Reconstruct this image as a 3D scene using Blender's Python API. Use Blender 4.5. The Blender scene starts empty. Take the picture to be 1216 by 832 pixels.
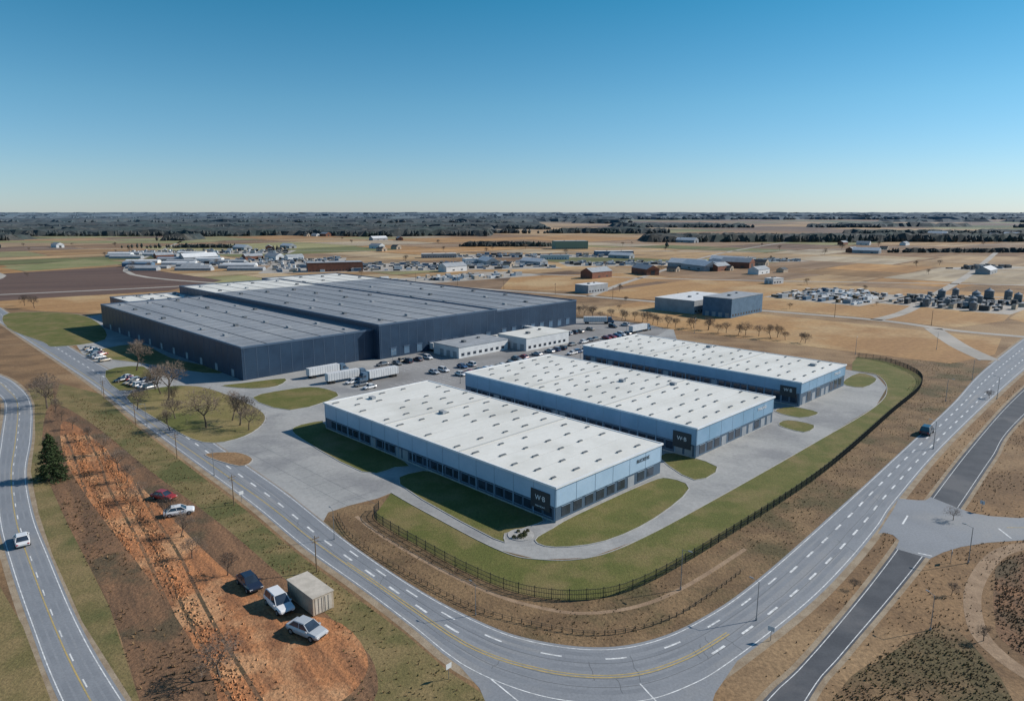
import bpy, math, random
from mathutils import Vector, Matrix, noise
from mathutils.geometry import tessellate_polygon
random.seed(7)
scene=bpy.context.scene
col=scene.collection
R=math.radians
S2=math.sqrt(.5)

# ------------------------------------------------------------------ materials
def nd(nt,t,x=0,y=0,**k):
    n=nt.nodes.new(t); n.location=(x,y)
    for a,b in k.items(): setattr(n,a,b)
    return n
def setcol(s,c): s.default_value=(c[0],c[1],c[2],1)
def mixc(nt,fac,a,b,blend='MIX'):
    m=nd(nt,'ShaderNodeMix',data_type='RGBA',blend_type=blend)
    for s,v in ((m.inputs[0],fac),(m.inputs[6],a),(m.inputs[7],b)):
        if isinstance(v,tuple): setcol(s,v)
        elif isinstance(v,(int,float)): s.default_value=v
        else: nt.links.new(v,s)
    return m.outputs[2]
def noise_fac(nt,vec,scale,lo=.4,hi=.6,detail=4,rough=.6):
    n=nd(nt,'ShaderNodeTexNoise'); n.inputs['Scale'].default_value=scale
    n.inputs['Detail'].default_value=detail; n.inputs['Roughness'].default_value=rough
    nt.links.new(vec,n.inputs['Vector'])
    r=nd(nt,'ShaderNodeMapRange'); r.inputs[1].default_value=lo; r.inputs[2].default_value=hi
    nt.links.new(n.outputs['Fac'],r.inputs[0]); return r.outputs[0],n.outputs['Fac']
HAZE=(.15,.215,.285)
def pmat(name,c1,c2=None,scale=.2,c3=None,scale3=.03,lo3=.5,hi3=.62,rough=.9,bump=0,bscale=2.,rot=0,stretch=(1,1),
         world=True,fine=.25,fscale=3.,metal=0,attr=None,haze=0,spec=.3,coat=0,lo=.4,hi=.6):
    m=bpy.data.materials.new(name); m.use_nodes=True; nt=m.node_tree; nt.nodes.clear()
    out=nd(nt,'ShaderNodeOutputMaterial'); b=nd(nt,'ShaderNodeBsdfPrincipled'); nt.links.new(b.outputs[0],out.inputs[0])
    b.inputs['Roughness'].default_value=rough; b.inputs['Metallic'].default_value=metal
    b.inputs['Specular IOR Level'].default_value=spec
    if coat: b.inputs['Coat Weight'].default_value=coat
    g=nd(nt,'ShaderNodeNewGeometry') if world else nd(nt,'ShaderNodeTexCoord')
    vec=g.outputs['Position'] if world else g.outputs['Object']
    mp=nd(nt,'ShaderNodeMapping'); mp.vector_type='TEXTURE'
    mp.inputs['Rotation'].default_value=(0,0,rot); mp.inputs['Scale'].default_value=(stretch[0],stretch[1],1)
    nt.links.new(vec,mp.inputs['Vector']); sv=mp.outputs[0]
    if attr:
        a=nd(nt,'ShaderNodeAttribute'); a.attribute_name=attr; c=a.outputs['Color']
        if c2:
            f,_=noise_fac(nt,sv,scale,lo,hi); c=mixc(nt,1.,c,mixc(nt,f,(1.05,1.05,1.05),c2),'MULTIPLY')
            f,_=noise_fac(nt,vec,scale*.35,lo,hi); c=mixc(nt,1.,c,mixc(nt,f,(1.08,1.06,1.02),(.82,.82,.85)),'MULTIPLY')
    elif c2:
        f,_=noise_fac(nt,sv,scale,lo,hi); c=mixc(nt,f,c1,c2)
    else: c=mixc(nt,0.,c1,c1)
    if c3:
        f,_=noise_fac(nt,vec,scale3,lo3,hi3,4); c=mixc(nt,f,c,c3)
    if fine:
        f,_=noise_fac(nt,vec,fscale,.3,.7,5,.75)
        d=1-fine; c=mixc(nt,f,mixc(nt,1.,c,(d,d,d),'MULTIPLY'),mixc(nt,1.,c,(1+fine,)*3,'MULTIPLY'))
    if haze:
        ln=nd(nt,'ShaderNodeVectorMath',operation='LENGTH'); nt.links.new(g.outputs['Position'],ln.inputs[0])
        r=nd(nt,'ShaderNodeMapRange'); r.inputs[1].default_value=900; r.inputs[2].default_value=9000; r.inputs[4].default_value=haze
        nt.links.new(ln.outputs['Value'],r.inputs[0]); c=mixc(nt,r.outputs[0],c,HAZE)  # aerial haze painted into the base colour, stronger further from the origin
    nt.links.new(c,b.inputs['Base Color'])
    if bump:
        _,h=noise_fac(nt,vec,bscale,detail=4)
        bp=nd(nt,'ShaderNodeBump'); bp.inputs['Strength'].default_value=bump; bp.inputs['Distance'].default_value=.3
        nt.links.new(h,bp.inputs['Height']); nt.links.new(bp.outputs[0],b.inputs['Normal'])
    return m
def glass(name,c=(.02,.03,.045)):
    return pmat(name,c,(c[0]*1.8,c[1]*1.8,c[2]*1.8),scale=.3,rough=.12,spec=.8,fine=0)

M={}
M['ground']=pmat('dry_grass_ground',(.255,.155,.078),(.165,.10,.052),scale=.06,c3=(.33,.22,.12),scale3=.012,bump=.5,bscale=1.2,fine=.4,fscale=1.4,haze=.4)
M['verge']=pmat('verge_soil',(.155,.098,.052),(.225,.145,.075),scale=.12,c3=(.105,.082,.038),scale3=.05,bump=.7,bscale=1.5,fine=.4,fscale=1.6)
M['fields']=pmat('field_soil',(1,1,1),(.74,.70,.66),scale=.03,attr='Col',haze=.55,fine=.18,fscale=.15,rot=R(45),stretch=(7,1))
M['orange']=pmat('orange_dirt',(.43,.185,.078),(.25,.115,.055),scale=.5,c3=(.48,.26,.13),scale3=.08,rot=R(-53),stretch=(14,1.1),bump=1.,bscale=1.3,fine=.4,fscale=1.8)
M['orange2']=pmat('dark_dirt',(.14,.082,.047),(.23,.125,.066),scale=.3,c3=(.105,.075,.042),scale3=.08,rot=R(-53),stretch=(10,1.5),bump=.9,bscale=1.3,fine=.4,fscale=1.8)
M['track']=pmat('track_dirt',(.34,.235,.15),(.26,.175,.11),scale=.4,bump=.3,fine=.2)
M['olive']=pmat('olive_grass',(.15,.125,.048),(.225,.165,.075),scale=.12,c3=(.105,.105,.036),scale3=.05,bump=.5,bscale=2,fine=.35,fscale=2.)
M['lawn']=pmat('lawn_grass',(.108,.115,.028),(.145,.135,.040),scale=.14,c3=(.20,.155,.065),scale3=.07,lo3=.48,hi3=.7,bump=.4,bscale=3,fine=.32,fscale=1.8)
M['asphalt']=pmat('worn_asphalt',(.25,.26,.275),(.215,.225,.24),scale=.08,c3=(.28,.28,.28),scale3=.04,rough=.7,fine=.16,fscale=2.5,bump=.05)
M['wear']=pmat('wheel_path_asphalt',(.205,.215,.23),(.235,.245,.26),scale=.15,rough=.65,fine=.12,fscale=2.5)
M['asphalt_d']=pmat('dark_asphalt',(.085,.09,.10),(.065,.07,.08),scale=.2,c3=(.12,.12,.125),scale3=.06,rough=.8,fine=.15,fscale=3)
M['concrete']=pmat('concrete_paving',(.36,.355,.34),(.30,.30,.29),scale=.08,c3=(.24,.24,.24),scale3=.035,rough=.85,fine=.16,fscale=1.,rot=R(-45),stretch=(3,1))
M['parking']=pmat('parking_asphalt',(.25,.245,.24),(.30,.29,.28),scale=.06,c3=(.20,.195,.19),scale3=.03,rough=.85,fine=.15,fscale=1.5)
M['kerb']=pmat('kerb_concrete',(.42,.41,.39),(.34,.33,.31),scale=.5,fine=.1)
M['gravel']=pmat('gravel',(.34,.27,.19),(.26,.195,.13),scale=.4,fine=.25,fscale=4,bump=.2)
M['white_p']=pmat('white_paint',(.78,.78,.76),(.50,.50,.49),scale=1.2,rough=.6,fine=.1)
M['yellow_p']=pmat('yellow_paint',(.50,.36,.13),(.36,.29,.14),scale=1.0,rough=.6,fine=.1)
M['roof_w']=pmat('white_membrane',(.74,.72,.66),(.68,.66,.60),scale=.10,c3=(.58,.56,.50),scale3=.05,lo3=.5,hi3=.75,rough=.6,fine=.06,fscale=.8,rot=R(45),stretch=(5,1))
M['roof_trim']=pmat('white_trim',(.78,.79,.80),(.70,.71,.72),scale=.3,rough=.4,fine=.02)
M['wall_l']=pmat('blue_white_cladding',(.40,.54,.68),(.35,.49,.63),scale=.15,rough=.4,fine=.05,spec=.5)
M['wall_b']=pmat('sky_blue_cladding',(.23,.37,.51),(.19,.33,.46),scale=.15,rough=.4,fine=.05,spec=.5)
M['wall_d']=pmat('slate_blue_cladding',(.075,.12,.175),(.06,.10,.15),scale=.2,rough=.45,fine=.06,spec=.5)
M['pil']=pmat('pilaster_metal',(.22,.31,.40),rough=.4,fine=.03)
M['glass']=glass('dark_glass')
M['navy']=pmat('navy_cladding',(.020,.042,.078),(.027,.055,.098),scale=.08,rough=.4,fine=.08,fscale=.6,spec=.4)
M['navy2']=pmat('navy_trim',(.08,.12,.18),rough=.4,fine=.05)
M['roof_g']=pmat('grey_membrane',(.225,.235,.25),(.27,.28,.295),scale=.07,c3=(.33,.335,.34),scale3=.02,lo3=.48,hi3=.7,rough=.55,fine=.12,fscale=.5,rot=R(135),stretch=(14,1))
M['seam']=pmat('roof_seam',(.46,.46,.44),rough=.6,fine=.05)
M['seam_d']=pmat('dark_roof_seam',(.13,.14,.15),rough=.6,fine=.05)
M['vent']=pmat('vent_metal',(.10,.11,.12),(.16,.17,.18),scale=.7,rough=.5,fine=.05)
M['steel']=pmat('galvanised_steel',(.30,.31,.32),rough=.45,metal=.6,fine=.05)
M['fence']=pmat('fence_steel',(.04,.042,.04),rough=.6,fine=.1)
M['wood']=pmat('weathered_wood',(.22,.15,.09),(.14,.10,.065),scale=1.,fine=.2)
M['bark']=pmat('bark',(.13,.10,.078),(.085,.066,.052),scale=2.,world=False,fine=.2)
M['twig']=pmat('twigs',(.21,.16,.125),(.14,.11,.088),scale=1.,world=False,fine=.2)
M['needle']=pmat('conifer_needles',(.028,.05,.018),(.05,.075,.028),scale=.8,world=False,fine=.3)
M['needle2']=pmat('conifer_needles_light',(.06,.085,.03),(.04,.065,.022),scale=.8,world=False,fine=.3)
M['tuft1']=pmat('dry_tufts',(.27,.175,.09),(.18,.115,.06),scale=.3,fine=.3)
M['tuft2']=pmat('dark_brush',(.12,.08,.047),(.165,.11,.062),scale=.3,fine=.3)
M['tuft3']=pmat('olive_tufts',(.12,.115,.04),(.17,.14,.058),scale=.3,fine=.3)
M['shrub']=pmat('shrub_leaves',(.045,.06,.02),(.07,.065,.03),scale=.6,fine=.3)
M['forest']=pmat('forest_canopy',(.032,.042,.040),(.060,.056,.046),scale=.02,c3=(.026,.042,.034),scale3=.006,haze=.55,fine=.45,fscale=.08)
M['tyre']=pmat('tyre_rubber',(.02,.02,.02),rough=.8,fine=.1)
M['lamp_r']=pmat('tail_light',(.4,.02,.02),rough=.3,fine=0)
M['lamp_w']=pmat('head_light',(.8,.8,.78),rough=.2,fine=0)
M['tan_box']=pmat('tan_container',(.46,.38,.29),(.38,.31,.24),scale=.6,rough=.6,fine=.08)
M['tan_roof']=pmat('container_roof',(.56,.50,.42),(.46,.41,.34),scale=.6,rough=.6,fine=.08)
M['brown_w']=pmat('brown_brick',(.22,.10,.07),(.17,.08,.055),scale=.3,fine=.1)
M['white_w']=pmat('white_panel',(.64,.65,.65),(.56,.57,.58),scale=.3,fine=.05)
M['grey_w']=pmat('grey_panel',(.33,.35,.37),(.27,.29,.31),scale=.3,fine=.05)
M['blue_w']=pmat('blue_grey_panel',(.10,.17,.25),(.08,.14,.21),scale=.3,fine=.05)
M['green_w']=pmat('green_panel',(.16,.25,.20),rough=.6,fine=.05)
M['dark_w']=pmat('dark_panel',(.05,.055,.06),rough=.6,fine=.05)
M['logo']=pmat('logo_white',(.8,.8,.8),rough=.5,fine=0)
M['crack']=pmat('sealed_cracks',(.13,.135,.14),rough=.6,fine=.1)

# ------------------------------------------------------------------ mesh helpers
class MB:
    def __init__(s): s.v=[];s.f=[];s.m=[]
    def add(s,vs,fs,mi=0):
        o=len(s.v); s.v+=[tuple(v) for v in vs]
        for f in fs: s.f.append(tuple(i+o for i in f)); s.m.append(mi)
    def box(s,x0,x1,y0,y1,z0,z1,mi=0,mtop=None):
        vs=[(x0,y0,z0),(x1,y0,z0),(x1,y1,z0),(x0,y1,z0),(x0,y0,z1),(x1,y0,z1),(x1,y1,z1),(x0,y1,z1)]
        s.add(vs,[(0,3,2,1),(0,1,5,4),(1,2,6,5),(2,3,7,6),(3,0,4,7)],mi)
        s.add(vs,[(4,5,6,7)],mi if mtop is None else mtop)
    def rbox(s,cx,cy,a,lx,ly,z0,z1,mi=0,mtop=None):
        c,n=math.cos(a),math.sin(a)
        P=lambda x,y,z:(cx+x*c-y*n,cy+x*n+y*c,z)
        q=[(-lx/2,-ly/2),(lx/2,-ly/2),(lx/2,ly/2),(-lx/2,ly/2)]
        vs=[P(x,y,z0) for x,y in q]+[P(x,y,z1) for x,y in q]
        s.add(vs,[(0,3,2,1),(0,1,5,4),(1,2,6,5),(2,3,7,6),(3,0,4,7)],mi)
        s.add(vs,[(4,5,6,7)],mi if mtop is None else mtop)
    def cone(s,p,q,r0,r1,n=6,mi=0,cap=False):
        p=Vector(p);q=Vector(q);d=(q-p)
        if d.length<1e-6:return
        d.normalize(); a=d.orthogonal().normalized(); b=d.cross(a)
        vs=[]
        for c,r in((p,r0),(q,r1)):
            for i in range(n):
                t=2*math.pi*i/n; vs.append(c+(a*math.cos(t)+b*math.sin(t))*r)
        fs=[(i,(i+1)%n,n+(i+1)%n,n+i) for i in range(n)]
        if cap: fs+=[tuple(range(n,2*n)),tuple(range(n-1,-1,-1))]
        s.add(vs,fs,mi)
    def mesh(s,name,mats):
        me=bpy.data.meshes.new(name); me.from_pydata(s.v,[],s.f)
        for m in mats: me.materials.append(M[m] if isinstance(m,str) else m)
        me.polygons.foreach_set('material_index',s.m); me.update(); return me
    def obj(s,name,mats,parent=None,loc=None,rot=0):
        return put(name,s.mesh(name,mats),parent,loc,rot)
def put(name,me,parent=None,loc=None,rot=0,scale=1):
    o=bpy.data.objects.new(name,me); col.objects.link(o)
    if parent: o.parent=parent
    if loc is not None: o.location=(loc[0],loc[1],loc[2] if len(loc)>2 else 0)
    o.rotation_euler[2]=rot
    if scale!=1: o.scale=(scale,)*3 if not isinstance(scale,tuple) else scale
    return o
def catmull(P,closed=False,n=6):
    P=[Vector((p[0],p[1])) for p in P]; N=len(P); out=[]
    rng=range(N) if closed else range(N-1)
    for i in rng:
        if closed: a,b,c,d=P[(i-1)%N],P[i],P[(i+1)%N],P[(i+2)%N]
        else: a,b,c,d=P[max(i-1,0)],P[i],P[i+1],P[min(i+2,N-1)]
        for k in range(n):
            t=k/n
            out.append(.5*((2*b)+(c-a)*t+(2*a-5*b+4*c-d)*t*t+(3*b-a-3*c+d)*t**3))
    if not closed: out.append(P[-1])
    return out
def resample(P,n):
    L=[0]
    for a,b in zip(P,P[1:]): L.append(L[-1]+(b-a).length)
    out=[];j=0
    for i in range(n):
        t=L[-1]*i/(n-1)
        while j<len(P)-2 and L[j+1]<t: j+=1
        d=L[j+1]-L[j]; out.append(P[j].lerp(P[j+1],(t-L[j])/d if d else 0))
    return out
def poly(name,pts,z,mat,smooth=0,closed=True):
    P=catmull(pts,True,smooth) if smooth else [Vector((p[0],p[1])) for p in pts]
    area=sum(a.x*b.y-b.x*a.y for a,b in zip(P,P[1:]+P[:1]))
    if area<0: P=P[::-1]
    V=[Vector((p.x,p.y,0)) for p in P]
    tr=tessellate_polygon([V]); fs=[]
    for t in tr:
        a,b,c=(V[i] for i in t)
        fs.append(tuple(t) if (b-a).cross(c-a).z>0 else tuple(t[::-1]))
    me=bpy.data.meshes.new(name); me.from_pydata([(v.x,v.y,z) for v in V],[],fs); me.materials.append(M[mat])
    o=put(name,me); return P
def offset(P,d):
    out=[]
    for i,p in enumerate(P):
        a=P[max(i-1,0)];b=P[min(i+1,len(P)-1)]; t=(b-a)
        t=t.normalized() if t.length else Vector((1,0)); out.append(p+Vector((-t.y,t.x))*d)
    return out
def ribbon_geo(mb,P,w,z,mi=0):
    A=offset(P,w/2);B=offset(P,-w/2)
    vs=[];
    for a,b in zip(A,B): vs+=[(a.x,a.y,z),(b.x,b.y,z)]
    mb.add(vs,[(2*i,2*i+1,2*i+3,2*i+2) for i in range(len(P)-1)],mi)
def ribbon(name,pts,w,z,mat,n=8):
    mb=MB(); ribbon_geo(mb,catmull(pts,False,n) if n else [Vector(p) for p in pts],w,z); return mb.obj(name,[mat])
def kerb_geo(mb,P,w=.22,h=.12,mi=0,closed=False):
    if closed: P=P+[P[0]]
    A=offset(P,w/2);B=offset(P,-w/2); vs=[]
    for a,b in zip(A,B): vs+=[(a.x,a.y,-.02),(a.x,a.y,h),(b.x,b.y,h),(b.x,b.y,-.02)]
    fs=[]
    for i in range(len(P)-1):
        o=4*i
        for k in range(3): fs.append((o+k,o+k+1,o+4+k+1,o+4+k))
    mb.add(vs,fs,mi)
def empty(name,loc,rot=0):
    o=bpy.data.objects.new(name,None); col.objects.link(o); o.location=(loc[0],loc[1],0); o.rotation_euler[2]=rot; o.empty_display_size=2; return o
def inside(p,P):
    x,y=p; c=False; n=len(P); j=n-1
    for i in range(n):
        xi,yi=P[i][0],P[i][1]; xj,yj=P[j][0],P[j][1]
        if (yi>y)!=(yj>y) and x<(xj-xi)*(y-yi)/(yj-yi)+xi: c=not c
        j=i
    return c

# ------------------------------------------------------------------ ground + far fields
mb=MB(); Rr=70000
mb.add([(-Rr,-3000,0),(Rr,-3000,0),(Rr,Rr,0),(-Rr,Rr,0)],[(0,1,2,3)]); mb.obj('ground',['ground'])
rf=random.Random(11)
PAL=[(.42,.27,.13),(.46,.31,.16),(.36,.22,.10),(.40,.28,.16),(.50,.38,.23),(.20,.13,.085),(.30,.20,.12),(.44,.25,.10),(.17,.18,.07),(.30,.28,.13),(.44,.36,.25),(.26,.16,.085)]
fv=[];ff=[];fc=[]
def bsp(u0,u1,v0,v1,d=0):
    cx,cy=(u0+u1)/2,(v0+v1)/2; dist=math.hypot(cx,cy)
    lim=max(110,dist*.15)*rf.uniform(.7,1.7)
    du,dv=u1-u0,v1-v0
    if max(du,dv)>lim and d<18:
        t=rf.uniform(.3,.7)
        if du>dv*rf.uniform(.6,1.5): bsp(u0,u0+du*t,v0,v1,d+1);bsp(u0+du*t,u1,v0,v1,d+1)
        else: bsp(u0,u1,v0,v0+dv*t,d+1);bsp(u0,u1,v0+dv*t,v1,d+1)
        return
    X,Y=(cx-cy)*S2,(cx+cy)*S2
    if Y<470 or abs(X)>Y*1.1+200: return
    g=max(2.5,dist*.0025)
    j=lambda: rf.uniform(-1,1)*min(du,dv)*.05
    q=[(u0+g+j(),v0+g),(u1-g,v0+g+j()),(u1-g+j(),v1-g),(u0+g,v1-g+j())]
    if min((a+b)*S2 for a,b in q)<(520 if X<150 else 455): return
    o=len(fv)
    for a,b in q: fv.append(((a-b)*S2,(a+b)*S2,.03))
    ff.append((o,o+1,o+2,o+3)); c=rf.choice(PAL); k=rf.uniform(.8,1.1); fc.append(tuple(x*k for x in c))
bsp(-2000,20000,-2000,20000)
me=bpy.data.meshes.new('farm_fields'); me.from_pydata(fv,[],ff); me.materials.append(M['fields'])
ca=me.color_attributes.new('Col','FLOAT_COLOR','CORNER')
for p,c in zip(me.polygons,fc):
    for li in p.loop_indices: ca.data[li].color=(c[0],c[1],c[2],1)
put('farm_fields',me)
M['plow']=pmat('plowed_soil',(.10,.062,.05),(.135,.085,.065),scale=.05,rot=R(20),stretch=(12,1),fine=.15,fscale=.3)
M['gold']=pmat('golden_stubble',(.40,.235,.10),(.32,.18,.078),scale=.03,c3=(.44,.30,.155),scale3=.012,rot=R(45),stretch=(8,1),fine=.25,fscale=.4)
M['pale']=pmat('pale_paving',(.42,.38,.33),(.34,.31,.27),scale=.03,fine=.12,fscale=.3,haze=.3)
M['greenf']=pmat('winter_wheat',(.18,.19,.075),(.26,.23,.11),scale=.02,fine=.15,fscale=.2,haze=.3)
poly('plowed_field',[(-700,750),(-552,752),(-474,860),(-281,677),(-290,590),(-384,519),(-560,520)],.05,'plow')
poly('stubble_field',[(-400,500),(-342,546),(-270,590),(-240,455),(-260,450),(-308,460)],.05,'gold')
poly('green_field',[(-610,834),(-601,985),(-484,918),(-547,785)],.06,'greenf')
poly('green_field',[(-1500,1560),(-700,1500),(-650,1610),(-1500,1640)],.07,'greenf')
poly('stubble_field',[(52,469),(95,514),(257,360),(225,318),(192,298),(162,324),(87,392)],.045,'gold')
poly('stubble_field',[(60,560),(180,690),(420,560),(300,420),(255,395),(215,440),(150,490)],.046,'gold')
poly('stubble_field',[(310,430),(470,600),(640,520),(420,330),(300,360)],.047,'gold')
poly('stubble_field',[(-10,600),(60,580),(170,700),(120,760),(0,720)],.048,'gold')

# ------------------------------------------------------------------ roads
ro=[(-560,640),(-420,530),(-307.6,413.6),(-261,364.6),(-170,269.3),(-118.4,212.4),(-83.6,174.6),(-58.7,147.7),(-41.3,127.5),(-26.3,111.8),(-15.9,100.4),(-7.8,91),(.2,85.4),(8.1,82.6),(17.2,82.6),(24.8,85.8),(32.4,91.3),(50.1,107),(64,121.4),(77.6,136.9),(88.6,150.4),(129.1,195.6),(214.3,284.3),(330,400),(420,480)]
ri=[(-565,665),(-425,552),(-307,428),(-245.4,366),(-192.7,310),(-153.3,269),(-105,213.4),(-70.7,174.6),(-52.5,154),(-36.4,134.1),(-26.6,122.8),(-15.8,111.4),(-6.6,103.3),(1.6,98),(11.8,95.4),(20.7,96.9),(30.5,102.8),(44.2,115.2),(74.6,147.7),(102.2,177.8),(151.7,232.2),(206,294),(320,412),(410,492)]
RO=catmull(ro,False,8); RI=catmull(ri,False,8)
def split(P,pt):
    i=min(range(len(P)),key=lambda k:(P[k]-Vector(pt)).length); return P[:i+1],P[i:]
o1,o2=split(RO,(-7.8,91)); o2,o3=split(o2,(32.4,91.3)); i1,i2=split(RI,(-6.6,103.3)); i2,i3=split(i2,(30.5,102.8))
def joinr(ns,*ps):
    out=[]
    for n,p in zip(ns,ps): out+=resample(p,n)[:-1]
    return out+[ps[-1][-1]]
NO=joinr((200,40,160),o1,o2,o3); NI=joinr((200,40,160),i1,i2,i3); NR=len(NO)
def lanes(f): return [a.lerp(b,f(i) if callable(f) else f) for i,(a,b) in enumerate(zip(NO,NI))]
def pstrip(name,A,B,z,mat):
    vs=[]
    for a,b in zip(A,B): vs+=[(a.x,a.y,z),(b.x,b.y,z)]
    me=bpy.data.meshes.new(name); me.from_pydata(vs,[],[(2*i,2*i+1,2*i+3,2*i+2) for i in range(len(A)-1)]); me.materials.append(M[mat]); return put(name,me)
pstrip('road_shoulder',offset(NO,-1.3),offset(NI,1.0),.008,'gravel')
pstrip('main_road',NO,NI,.016,'asphalt')
poly('road_junction',[(-9,93),(-4.5,86),(-2.5,80),(-1,55),(24,55),(25.5,80),(28,85),(34,93),(22,90),(8,90)],.012,'asphalt')
def dashes(mb,P,w,dash,gap,z,mi,i0=0,i1=None):
    P=P[i0:i1]
    tot=sum((b-a).length for a,b in zip(P,P[1:])); n=int(tot/.8); P=resample(P,max(n,3))
    k=int(dash/.8);g=int(gap/.8);i=0
    while i+k<len(P): ribbon_geo(mb,P[i:i+k+1],w,z,mi); i+=k+g
mk=MB()
for f in (.22,.36,.60,.73,.86): ribbon_geo(mk,[p+Vector((noise.noise((p.x*.05,p.y*.05,f*9))*.3,0)) for p in lanes(f)],.85,.0195,0)
mk.obj('road_wear',['wear'])
mk=MB()
ribbon_geo(mk,lanes(.06),.16,.028,0); ribbon_geo(mk,lanes(.95),.16,.028,0)
fy=lambda i: .16 if i<150 else (.16+.30*(i-150)/60 if i<210 else .46)
Yl=lanes(fy); ribbon_geo(mk,Yl[:240],.24,.028,1); ribbon_geo(mk,offset(Yl,.5)[190:240],.2,.028,1)
dashes(mk,lanes(.56),.4,3.2,5.6,.028,0,60,205)
dashes(mk,lanes(.33),.4,3.6,5.6,.028,0,236,None)
dashes(mk,lanes(.68),.4,3.6,5.6,.028,0,246,None)
dashes(mk,lanes(.78),.3,3.2,6.4,.028,0,190,246)
ribbon_geo(mk,[Vector((-3,88)),Vector((2,82)),Vector((5,72))],.22,.0285,0); ribbon_geo(mk,[Vector((18,87)),Vector((21,80)),Vector((22,70))],.22,.0285,0)
mk.obj('road_markings',['white_p','yellow_p'])
mk=MB(); rc=random.Random(5)
for k in range(46):
    i=rc.randint(40,350); f0=rc.uniform(.02,.5); f1=f0+rc.uniform(.2,.5)
    a=NO[i].lerp(NI[i],f0); b=NO[min(i+rc.randint(-2,2),NR-1)].lerp(NI[i],f1)
    P=[a.lerp(b,t/6)+Vector((rc.uniform(-.2,.2),rc.uniform(-.2,.2))) for t in range(7)]
    ribbon_geo(mk,P,.09,.0235,0)
for f in (.3,.44,.7): ribbon_geo(mk,[p+Vector((noise.noise((p.x*.2,p.y*.2,f))*.25,0)) for p in lanes(f)],.08,.024,0)
mk.obj('road_cracks',['crack'])

LR=catmull([(-330,330),(-240,295),(-208.8,276.6),(-185.7,255.7),(-165.7,232.2),(-140.9,195.6),(-123.9,168.5),(-105.1,143.2),(-89,124),(-69.7,101.6),(-52.3,83.4),(-20,52)],False,8)
LL=catmull([(-330,318),(-240,280),(-205,262),(-190,248),(-175.3,232.2),(-150.3,195.6),(-132.5,169.5),(-111.5,141),(-94.5,120.5),(-77.6,101.2),(-61.5,83.4),(-29,50)],False,8)
LA=resample(LR,200);LB=resample(LL,200)
pstrip('road_shoulder',offset(LA,1.),offset(LB,-1.),.008,'gravel'); pstrip('side_road',LA,LB,.016,'asphalt')
mk=MB(); ll=lambda f:[a.lerp(b,f) for a,b in zip(LA,LB)]
for f in (.2,.36,.64,.8): ribbon_geo(mk,ll(f),.7,.0195,2)
ribbon_geo(mk,ll(.07),.16,.028,0);ribbon_geo(mk,ll(.93),.16,.028,0);ribbon_geo(mk,ll(.52),.2,.028,1); dashes(mk,ll(.46),.2,3,6,.028,0)
mk.obj('road_markings',['white_p','yellow_p','wear'])
RA=resample(catmull([(10,58),(33.9,83.4),(42.1,91),(56.9,106.5),(74.3,125.7),(97.4,152.4),(136.5,195.6),(193.7,255.7),(300,360)],False,8),160)
RB=resample(catmull([(16,52),(40.2,83.4),(49.2,92.9),(65.4,109.1),(79.9,124),(99.9,145.4),(129.4,177.8),(165.8,217),(300,345)],False,8),160)
pstrip('road_shoulder',offset(RA,.8),offset(RB,-.8),.008,'gravel'); pstrip('side_road',RA,RB,.018,'asphalt_d')
mk=MB(); rr=lambda f:[a.lerp(b,f) for a,b in zip(RA,RB)]
ribbon_geo(mk,rr(.1),.13,.028,0);ribbon_geo(mk,rr(.9),.13,.028,0)
jn=[(75.5,133.6),(81,140.5),(85.5,146),(89.5,151.5),(91,151.2),(93.2,150.6),(95.2,150.6),(97.5,152.4),(100,146.2),(101.5,143.6),(104.5,142),(110,141),(150,150),(150,132),(112,131.6),(103,130.6),(95.5,129.6),(89,127.8),(84,125.5),(80,123),(75.6,127),(78.2,130.5),(78.3,133),(77,134)]
poly('road_junction',jn,.032,'asphalt')
ribbon_geo(mk,[Vector((104,136.4)),Vector((114,136.4)),Vector((150,141))],.2,.04,1)
ribbon_geo(mk,[Vector((83,138)),Vector((86.5,142.3))],.35,.04,0); ribbon_geo(mk,[Vector((79,125.3)),Vector((81,124.0))],.35,.04,0); ribbon_geo(mk,[Vector((101.5,131.5)),Vector((102,136))],.35,.04,0)
mk.obj('road_markings',['white_p','yellow_p'])
ribbon('dirt_track',[(130,140),(110,131),(95.7,125.7),(83.5,114.7),(76,104),(73,95),(76,84),(90,60)],2.6,.013,'track')
mb=MB()
for pts,w in (([(420,230),(300,340),(272.2,364.6),(247,386),(223.7,424),(152,477),(61,546),(-5.7,588),(-90,640)],7),
              ([(214,305),(222,340),(240,392)],9),([(223.7,424),(262,460),(339.5,557),(500,760),(800,1160)],7),
              ([(61,546),(129,703),(348,1151),(700,1700)],6),([(-300,960),(-150,840),(129,703),(430,640),(760,560)],6),
              ([(348,1151),(1060,1457),(2200,1700)],7),([(-260,640),(-434,785),(-620,1250),(-900,2000)],6),
              ([(-420,553),(-300,620),(-194,700),(-90,640)],6),([(-900,985),(-560,760),(-480,600),(-425,545)],6),([(340,557),(640,430)],6),
              ([(-900,1300),(0,1180),(700,1240),(1500,1200)],7),([(-1800,1900),(-300,1500),(348,1151)],7)):
    ribbon_geo(mb,catmull(pts,False,6),w,.07,0)
mb.obj('country_road',['pale'])

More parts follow.
